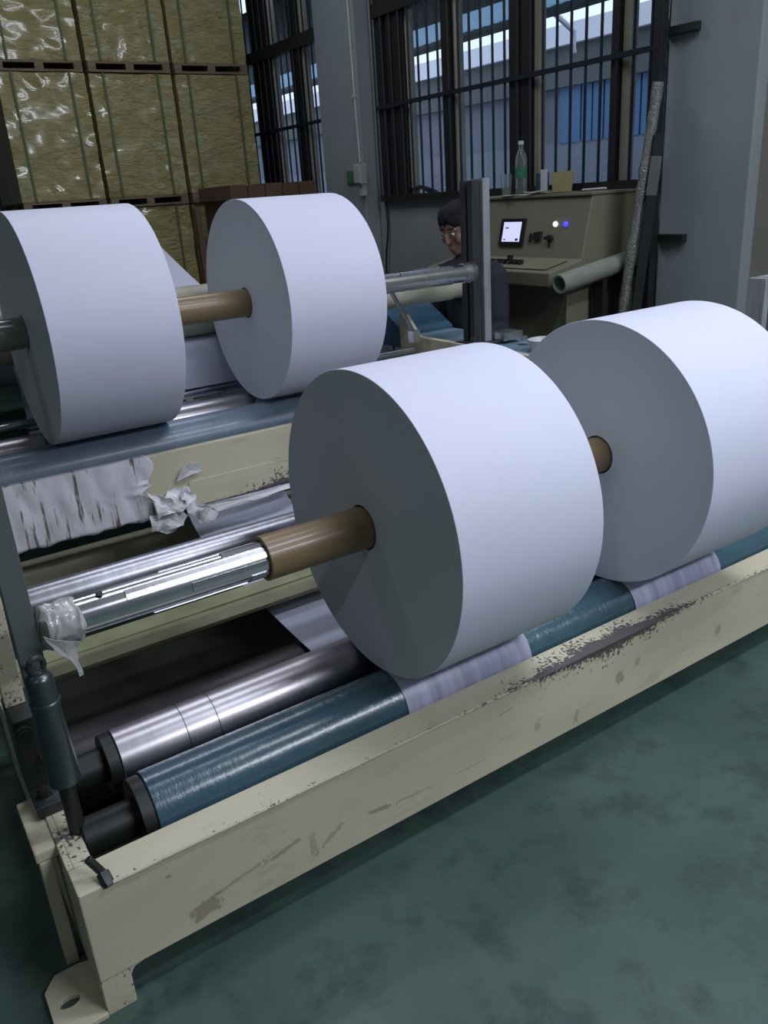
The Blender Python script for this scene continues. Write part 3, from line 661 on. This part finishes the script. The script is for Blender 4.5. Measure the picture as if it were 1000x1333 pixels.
# ------------------------------------------------------------------ paper webs
down = smooth_path([(3.235, .70), (3.12, .615), (2.95, .53), (2.78, .414), (2.68, .345), (2.55, .305), (2.226, .268), (1.95, .243), (1.72, .2335)], 5)
fr_path = down + arc(1.625, .305, .0725, -88, -118, 5) + [(1.53, .215)] + arc(1.445, .283, .0852, -60, -275, 40)
for x0, x1, lb in ((.893, 1.287, 'white paper web strip running under the front drums up to the nearest roll'), (1.69, 2.079, 'white paper web strip running under the front drums up to the right-hand front roll')):
    o = tag(obj('paper_web', ribbon(B(), fr_path[:len(down) + 7], x0, x1, .0014), 'web', smooth=True, origin=(x0, 1.6, .2)), lb, 'paper')
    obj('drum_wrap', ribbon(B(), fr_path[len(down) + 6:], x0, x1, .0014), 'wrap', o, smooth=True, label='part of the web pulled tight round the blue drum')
re_path = smooth_path([(3.23, .705), (3.16, .61), (3.05, .602), (2.97, .6085)], 5) + arc(2.97, .68, .0725, -92, -172, 8) + [(2.885, .72), (2.87, .741)]
for x0, x1, lb in ((.492, .881, 'white paper web strip feeding the left rear roll from below'), (1.268, 1.651, 'white paper web strip feeding the right rear roll from below')):
    tag(obj('paper_web', ribbon(B(), re_path, x0, x1, .0014), 'web', smooth=True, origin=(x0, 3, .6)), lb, 'paper')
wide = [(6.20, 1.33), (6.08, 1.318), (5.96, 1.27), (5.15, .985), (4.7, .89), (4.2, .87), (3.6, .93), (3.36, .947), (3.28, .9475), (3.235, .935), (3.215, .90), (3.205, .85), (3.20, .80), (3.196, .757)]
tag(obj('wide_paper_web', ribbon(B(), smooth_path(wide, 6), .492, 1.985, .0014), 'web', smooth=True, origin=(1.2, 4, .9)), 'wide white paper sheet coming from the back under the cream roller', 'paper')
ju = thing('parent_paper_roll', 'large white parent paper roll at the back feeding the wide sheet', 'paper roll', (1.24, 6.15, .35))
bm = B(); ring(bm, (.45, 6.18, .85), (1.98, 6.18, .85), .478, .06, 96, .003); obj('wound_paper', bm, 'paper', ju, smooth=True)
bm = B(); cyl(bm, (.2, 6.18, .85), (2.2, 6.18, .85), .045, 32); obj('core_shaft', bm, 'steel', ju, smooth=True)
for xx in (.22, 2.1): obj('roll_stand', box(B(), xx, xx + .06, 6.08, 6.28, 0, .84, .004), 'cream', ju)

# ------------------------------------------------------------------ control console
co = thing('control_console', 'beige control console with sloping panel and keyed desk below the window', 'console', (3.3, 3.45, 0))
CY0, CY1 = 3.0, 4.0
bm = B(); prism(bm, [(3.07, 0), (3.07, .95), (2.95, .965), (2.945, 1.035), (3.165, 1.075), (3.235, 1.375), (3.56, 1.375), (3.56, 0)], 'y', CY0, CY1)
obj('cabinet', bm, 'console', co, bevel=.006)
obj('top_plate', box(B(), 3.222, 3.57, CY0 - .006, CY1 + .006, 1.376, 1.390, .003), 'console', co)
bm = B(); prism(bm, [(2.975, 1.045), (3.135, 1.0745), (3.135, 1.0775), (2.975, 1.048)], 'y', 3.06, 3.94); obj('desk_panel', bm, 'console', co, bevel=.001)
def on_slope(h): return 3.165 + (h - 1.075) / .30 * .07    # x of the sloping panel at height h
def slope_box(y0, y1, z0, z1, t0, t1):
    return prism(B(), [(on_slope(z0) - t1, z0), (on_slope(z1) - t1, z1), (on_slope(z1) - t0, z1), (on_slope(z0) - t0, z0)], 'y', y0, y1)
sc = obj('touch_screen', slope_box(3.44, 3.63, 1.135, 1.275, 0, .012), 'screendark', co, bevel=.002, label='black framed lit touch screen')
obj('display', slope_box(3.463, 3.603, 1.158, 1.258, .012, .0135), 'screen', sc, label='lit lavender display')
for a, b, c, d in ((3.56, 3.585, 1.225, 1.231), (3.575, 3.59, 1.166, 1.172), (3.475, 3.495, 1.163, 1.175)): obj('screen_mark', slope_box(a, b, c, d, .0135, .0140), 'key', sc)
for y, mt_, nm in ((3.218, 'lampwhite', 'white'), (3.146, 'lampblue', 'blue')):
    z = 1.245; x = on_slope(z); bm = B(); lathe(bm, (x, y, z), (x - .1, y, z - .022), [(0, .014), (.006, .014), (.012, .011), (.014, .004)], 20); obj('indicator_lamp', bm, mt_, co, smooth=True, label=f'lit {nm} indicator lamp')
for y, z, s in ((3.345, 1.185, .016), (3.315, 1.188, .010), (3.385, 1.178, .005)): obj('selector_switch', slope_box(y - s, y + s, z - .022, z + .022, 0, .014), 'key', co, bevel=.002)
x = on_slope(1.175); bm = B(); cyl(bm, (x, 3.235, 1.180), (x - .02, 3.235, 1.176), .018, 16); box(bm, x - .03, x - .018, 3.226, 3.262, 1.17, 1.186); box(bm, x - .014, x - .008, 3.235, 3.245, 1.13, 1.17); obj('key_switch', bm, 'key', co)
for i, y in enumerate((3.52, 3.47, 3.425, 3.38, 3.34, 3.30)):
    z = 1.055; bm = B(); cyl(bm, (3.035, y, 1.056), (3.035, y, 1.072), .014, 12); box(bm, 3.025, 3.045, y - .012, y + .012, 1.07, 1.082 if i != 3 else 1.105); obj('desk_switch', bm, 'key', co)
# grey tube on two trestles
gt = thing('paper_tube', 'grey hollow paper tube lying on trestles beside the console', 'tube', (3.0, 2.85, 0))
bm = B(); A_ = Vector((2.943, 2.93, .985)); E_ = Vector((3.41, 2.93, 1.050)); Lg = (E_ - A_).length
lathe(bm, A_, E_, [(0, .037), (0, .0455), (.002, .047), (Lg - .002, .047), (Lg, .045), (Lg, .037), (0, .037)], 48, False); obj('tube_wall', bm, 'greytube', gt, smooth=True)
for f in (.62, .92):
    p = A_.lerp(E_, f); bm = B(); box(bm, p.x - .015, p.x + .015, p.y - .03, p.y + .04, 0, p.z - .044); obj('trestle', bm, 'ironblack', gt)

# things on the console and sill
def bottle():
    t_ = thing('water_bottle', 'clear plastic water bottle with green label standing on the console', 'bottle', (3.44, 3.735, 1.39))
    P = [(0, .028), (.003, .033), (.02, .034), (.03, .031), (.04, .034), (.055, .031), (.065, .034), (.08, .0315), (.09, .034), (.15, .034), (.16, .032), (.18, .034), (.20, .031), (.225, .022), (.24, .014), (.252, .0125), (.262, .0125)]
    bm = B(); lathe(bm, (3.44, 3.735, 1.39), (3.44, 3.735, 1.6), P, 28); obj('bottle_body', bm, 'clear', t_, smooth=True)
    bm = B(); lathe(bm, (3.44, 3.735, 1.48), (3.44, 3.735, 1.54), [(0, .0345), (.055, .0345)], 28, False); obj('label_band', bm, 'label', t_, smooth=True)
    bm = B(); cyl(bm, (3.44, 3.735, 1.652), (3.44, 3.735, 1.672), .0155, 20); obj('cap', bm, 'clearcap', t_, smooth=True)
bottle()
bm = B(); lathe(bm, (3.40, 3.815, 1.39), (3.40, 3.815, 1.5), [(0, .022), (0, .026), (.115, .034), (.115, .032), (.003, .024)], 24, False); lathe(bm, (3.40, 3.815, 1.3905), (3.40, 3.815, 1.393), [(0, .022), (.002, .022)], 24)
tag(obj('plastic_cup', bm, 'clear', smooth=True, origin=(3.4, 3.815, 1.39)), 'clear plastic cup left of the water bottle', 'cup')
def sheet(x, y, z, lx, ly, rot, mat, label, bend=.006, th=.0012, tilt=0):
    bm = B(); n = 8; g = []
    for i in range(n + 1):
        row = []
        for j in range(n + 1):
            u, v = (i / n - .5) * lx, (j / n - .5) * ly
            row.append(bm.verts.new((x + u * math.cos(rot) - v * math.sin(rot), y + u * math.sin(rot) + v * math.cos(rot), z + bend * (.5 + .5 * noise.noise(Vector((u * 12 + x * 9, v * 12, y * 7)))))))
        g.append(row)
    for i in range(n):
        for j in range(n): bm.faces.new((g[i][j], g[i + 1][j], g[i + 1][j + 1], g[i][j + 1]))
    o = obj('sheet_of_paper', bm, mat, smooth=True, origin=(x, y, z)); s_ = o.modifiers.new('solid', 'SOLIDIFY'); s_.thickness = th
    return tag(o, label, 'paper')
sheet(3.30, 3.56, 1.391, .16, .22, .3, 'sheetwhite', 'loose white sheet lying on the console top right of the bottle')
sheet(3.36, 3.50, 1.400, .12, .15, -.2, 'sheetwhite', 'folded white sheet on top of the loose sheet on the console', .010)
sheet(3.29, 3.36, 1.391, .14, .20, .1, 'sheetyellow', 'yellowish sheet at the edge of the console top', .014)
sheet(3.34, 3.22, 1.391, .10, .16, .5, 'brown', 'dark brown slip beside the yellowish sheet on the console', .010)
bm = B(); tube(bm, [(3.33, 3.16, 1.40), (3.35, 3.02, 1.402)], .005, 8)
tag(obj('pen', bm, 'sheetwhite', smooth=True, origin=(3.34, 3.1, 1.4)), 'thin white pen at the right end of the console top', 'pen')
tag(obj('binder', box(B(), 3.50, 3.56, 3.63, 3.68, 1.39, 1.50, .003), 'binder', origin=(3.53, 3.65, 1.39)), 'dark blue binder standing against the window behind the papers', 'binder')
tag(obj('white_card', box(B(), 3.485, 3.50, 3.585, 3.625, 1.392, 1.515, .001), 'sheetwhite', origin=(3.49, 3.6, 1.392)), 'white upright card beside the dark blue binder', 'card')
bm = B(); prism(bm, [(3.42, 1.39), (3.40, 1.50), (3.575, 1.495), (3.56, 1.39)], 'x', 3.515, 3.52)
tag(obj('yellow_card', bm, 'sheetyellow', origin=(3.52, 3.5, 1.39)), 'yellow card leaning against the window bars', 'card')
bm = B(); g = []
for i in range(13):
    row = [bm.verts.new((3.615 + .10 * j / 6, 4.86 + .34 * i / 12, 1.432 + .055 * math.sin(PI * i / 12) ** .8 * (1 - .3 * abs(j / 3 - 1)) * (1 + .3 * noise.noise(Vector((i, j, 2)))))) for j in range(7)]; g.append(row)
for i in range(12):
    for j in range(6): bm.faces.new((g[i][j], g[i + 1][j], g[i + 1][j + 1], g[i][j + 1]))
o = tag(obj('dark_cloth', bm, 'ironblack', smooth=True, origin=(3.65, 4.9, 1.432)), 'dark cloth heap on the sill at the left of the window', 'cloth'); s_ = o.modifiers.new('solid', 'SOLIDIFY'); s_.thickness = .003
bm = B(); g = []
for i in range(11):
    g.append([bm.verts.new((3.67 + .06 * j / 4, 4.62 + .22 * i / 10, 1.434 + .035 * (i / 10) ** 1.3 * (1 + .3 * noise.noise(Vector((i * .4, j, 8)))))) for j in range(5)])
for i in range(10):
    for j in range(4): bm.faces.new((g[i][j], g[i + 1][j], g[i + 1][j + 1], g[i][j + 1]))
o = tag(obj('white_cloth', bm, 'extwhite', smooth=True, origin=(3.7, 4.7, 1.434)), 'white cloth beside the dark cloth heap on the window sill', 'cloth'); s_ = o.modifiers.new('solid', 'SOLIDIFY'); s_.thickness = .003
bm = B(); lathe(bm, (2.45, 2.52, .785), (2.45, 2.52, .86), [(0, .04), (.004, .055), (.045, .068), (.052, .070), (.052, .066), (.02, .056), (.008, .03)], 36)
tag(obj('white_dish', bm, 'whitedish', smooth=True, origin=(2.45, 2.52, .785)), 'white round dish standing on the light blue cover behind the right front roll', 'dish')

# leaning things by the pillar
bp = thing('black_pole', 'tall black square pole bracketed to the pillar right of the window', 'pole', (3.43, 2.79, 0))
obj('pole_tube', box(B(), 3.40, 3.445, 2.77, 2.815, 0, 3.6, .002), 'ironblack', bp)
for z in (1.14, 2.03): obj('bracket', box(B(), 3.455, 3.489, 2.63, 2.80, z, z + .035, .002), 'ironblack', bp); obj('bracket_foot', box(B(), 3.44, 3.49, 2.775, 2.805, z + .002, z + .03), 'ironblack', bp)
obj('cross_piece', box(B(), 3.40, 3.43, 2.81, 2.95, .98, 1.03, .002), 'ironblack', bp)
bm = B(); p0 = Vector((3.26, 2.93, 0)); p1 = Vector((3.378, 2.755, 1.84)); n = 40
tube(bm, [p0.lerp(p1, i / n) + Vector((noise.noise(Vector((i * .9, 1, 2))), noise.noise(Vector((i * .9, 5, 2))), 0)) * .006 for i in range(n + 1)], [.025 + .006 * noise.noise(Vector((i * 1.3, 0, 0))) for i in range(n + 1)], 10)
tag(obj('wrapped_rod', bm, 'foil', smooth=True, origin=(3.26, 2.93, 0)), 'grey rod wrapped in crinkled film, leaning against the black pole', 'rod')
lt = thing('leaning_beam', 'dark square tube leaning between the wrapped rod and the black pole', 'beam', (3.32, 2.88, 0))
bm = B(); tube(bm, [(3.33, 2.87, .02), (3.378, 2.735, 1.62)], .032, 4); obj('tube_wall', bm, 'ironblack', lt)
bm = B(); tube(bm, [(3.3695, 2.759, 1.36), (3.375, 2.744, 1.53)], .034, 4); obj('white_sleeve', bm, 'dimwhite', lt, label='paler sleeve near the top')

# ------------------------------------------------------------------ the seated person
def ell(bm, c, rx, ry, rz, rot=None, u=20, v=14):
    r = bmesh.ops.create_uvsphere(bm, u_segments=u, v_segments=v, radius=1)
    for q in r['verts']:
        p = Vector((q.co.x * rx, q.co.y * ry, q.co.z * rz))
        if rot: p = rot @ p
        q.co = p + Vector(c)
    return r['verts']
def limb(bm, pts, rs, n=14):
    pts = [Vector(p) for p in pts]; P2 = []; R2 = []
    for i in range(len(pts) - 1):
        for k in range(6):
            f = k / 6; P2.append(pts[i].lerp(pts[i + 1], f)); R2.append(rs[i] * (1 - f) + rs[i + 1] * f)
    P2.append(pts[-1]); R2.append(rs[-1]); tube(bm, P2, R2, n)
    for p, r_ in zip(pts, rs): ell(bm, p, r_, r_, r_, u=12, v=8)
def remeshed(name, bm, mat, parent, vox, sm=4):
    o = obj(name, bm, mat, parent, smooth=True)
    r = o.modifiers.new('remesh', 'REMESH'); r.mode = 'VOXEL'; r.voxel_size = vox; r.use_smooth_shade = True
    s = o.modifiers.new('smooth', 'SMOOTH'); s.iterations = sm; s.factor = .5
    return o
# local frame: +x forward (where the person faces), +y left, z up, origin at the floor below the seat
PL = Vector((2.80, 3.39, 0)); FA = math.radians(188)
RM = Matrix.Rotation(FA, 3, 'Z')
def W(p): return RM @ Vector(p) + PL
pe = thing('person', 'person with short black hair in a dark navy jacket, seated behind the upright post', 'person', PL)
HC = Vector((.11, 0, 1.265))                       # head centre
HR = Matrix.Rotation(math.radians(20), 3, 'Y')     # head bent forward
def HP(p): return W(HC + HR @ Vector(p))
body = B()
def he(c, r, u=16, v=12): ell(body, HP(c), *r, rot=RM @ HR, u=u, v=v)
he((0, 0, .02), (.095, .075, .10)); he((.018, 0, -.055), (.068, .058, .065)); he((.05, 0, -.088), (.034, .034, .03))
he((.096, 0, -.015), (.016, .011, .028), 10, 8); he((.102, 0, -.032), (.016, .015, .012), 10, 8)       # nose
he((.080, 0, -.066), (.016, .026, .007), 10, 8); he((.080, 0, -.076), (.014, .022, .007), 10, 8)       # lips
for s in (-1, 1):
    he((.074, s * .032, .022), (.018, .024, .008), 10, 8); he((.058, s * .045, -.03), (.026, .024, .026), 10, 8)
    he((-.005, s * .078, -.01), (.020, .009, .032), 10, 8)                                               # ears
limb(body, [W((.02, 0, 1.08)), W((.06, 0, 1.20))], [.058, .052])
limb(body, [W((-.0, 0, .52)), W((.02, 0, .72)), W((.04, 0, .92)), W((.05, 0, 1.04))], [.12, .105, .11, .09])
for s in (-1, 1):
    ell(body, W((.04, s * .12, 1.03)), .07, .08, .065); limb(body, [W((-.03, s * .09, .52)), W((.33, s * .13, .52)), W((.30, s * .13, .10))], [.085, .06, .042]); limb(body, [W((.29, s * .13, .07)), W((.39, s * .14, .045))], [.04, .034])
    limb(body, [W((.04, s * .17, 1.02)), W((.06, s * .20, .78)), W((.28, s * .13, .69))], [.052, .042, .028])
    # hand: palm, four fingers, thumb resting on the thighs
    hp = Vector((.30, s * .125, .675)); ell(body, W(hp + Vector((.035, 0, 0))), .045, .038, .015, RM)
    for f, (dy, ln) in enumerate(((-.030, .062), (-.010, .070), (.010, .066), (.029, .052))):
        a = hp + Vector((.065, dy, 0)); limb(body, [W(a), W(a + Vector((ln * .5, 0, -.005))), W(a + Vector((ln * .9, 0, -.022)))], [.0095, .0088, .0075], 8)
    a = hp + Vector((.01, -s * .034, 0)); limb(body, [W(a), W(a + Vector((.03, -s * .022, -.004))), W(a + Vector((.055, -s * .026, -.012)))], [.011, .010, .008], 8)
remeshed('body', body, 'skin', pe, .0065, 3)
hair = B()
ell(hair, HP((-.022, 0, .036)), .094, .084, .096, RM @ HR); ell(hair, HP((-.040, 0, .0)), .078, .080, .085, RM @ HR); ell(hair, HP((.030, 0, .092)), .056, .066, .036, RM @ HR); ell(hair, HP((-.014, 0, .066)), .094, .083, .066, RM @ HR)
for k in range(11):
    a = -1.1 + k * .22; ell(hair, HP((.088 * math.cos(a) - .004, .078 * math.sin(a), .080 - .008 * (k % 3) - .05 * abs(math.sin(a)) ** 3)), .016, .012, .026, RM @ HR, 8, 6)
hm = obj('hair', hair, 'hair', pe, smooth=True); r = hm.modifiers.new('remesh', 'REMESH'); r.mode = 'VOXEL'; r.voxel_size = .008; r.use_smooth_shade = True
for s in (-1, 1):
    e = B(); ell(e, HP((.083, s * .031, .004)), .009, .013, .007, RM @ HR, 10, 8); obj('eye', e, 'sheetwhite', pe, smooth=True)
    e = B(); ell(e, HP((.0905, s * .031, .003)), .004, .005, .005, RM @ HR, 8, 6); obj('iris', e, 'hair', pe, smooth=True)
    e = B(); limb(e, [HP((.088, s * .014, .030)), HP((.084, s * .046, .032))], [.004, .003], 8); obj('eyebrow', e, 'hair', pe, smooth=True)
jk = B()
limb(jk, [W((-.0, 0, .56)), W((.02, 0, .74)), W((.04, 0, .93)), W((.05, 0, 1.045))], [.140, .128, .130, .108])
for s in (-1, 1):
    ell(jk, W((.03, s * .12, 1.025)), .085, .10, .08); ell(jk, W((.0, s * .07, .62)), .13, .11, .14)
    limb(jk, [W((.04, s * .17, 1.02)), W((.06, s * .205, .78)), W((.24, s * .145, .70))], [.070, .060, .043])
limb(jk, [W((.02, 0, 1.10)), W((.03, 0, 1.14))], [.074, .064])
remeshed('jacket', jk, 'jacket', pe, .010, 5)
tr_ = B()
for s in (-1, 1): limb(tr_, [W((-.03, s * .09, .53)), W((.33, s * .13, .525)), W((.30, s * .13, .12))], [.105, .078, .062])
ell(tr_, W((-.03, 0, .54)), .14, .17, .10); remeshed('trousers', tr_, 'trouser', pe, .012, 4)
for s in (-1, 1):
    sh = B(); ell(sh, W((.35, s * .138, .045)), .115, .046, .045, RM); obj('shoe', sh, 'ironblack', pe, smooth=True)
st = thing('stool', 'low round dark stool under the seated person', 'stool', (PL.x, PL.y, 0))
bm = B(); cyl(bm, (PL.x + .02, PL.y, .38), (PL.x + .02, PL.y, .425), .16, 32, .006); obj('seat', bm, 'ironblack', st, smooth=True)
for k in range(4):
    a = PI / 4 + k * PI / 2; bm = B(); tube(bm, [(PL.x + .02 + .11 * math.cos(a), PL.y + .11 * math.sin(a), .38), (PL.x + .02 + .16 * math.cos(a), PL.y + .16 * math.sin(a), 0)], .012, 8); obj('leg', bm, 'ironblack', st, smooth=True)

# ------------------------------------------------------------------ ceiling lights
for i, (x, y, z, rot, watts) in enumerate(LAMPS):
    where = ['over the viewer', 'above the front of the machine', 'added above the nearest roll for highlights', 'added as fill, behind and left of the viewer', 'above the pallet loads', 'in the left aisle'][i]
    t_ = thing('ceiling_light', f'hanging fluorescent light {where}', 'light', (x, y, z), 'fluorescent lights hung over the hall')
    obj('housing', box(B(), x - .95, x + .95, y - .17, y + .17, z + .02, z + .09, .004), 'lamphousing', t_)
    for dx in (-.8, .8): obj('hanger', cyl(B(), (x + dx, y, z + .09), (x + dx, y, 5.4), .006, 8), 'conduit', t_)
    ld = bpy.data.lights.new('tube_light', 'AREA'); ld.shape = 'RECTANGLE'; ld.size = 1.85; ld.size_y = .3; ld.energy = watts; ld.color = LAMPCOL
    lo = bpy.data.objects.new('tube_light', ld); COL.objects.link(lo); lo.parent = t_; lo.location = (0, 0, .01)
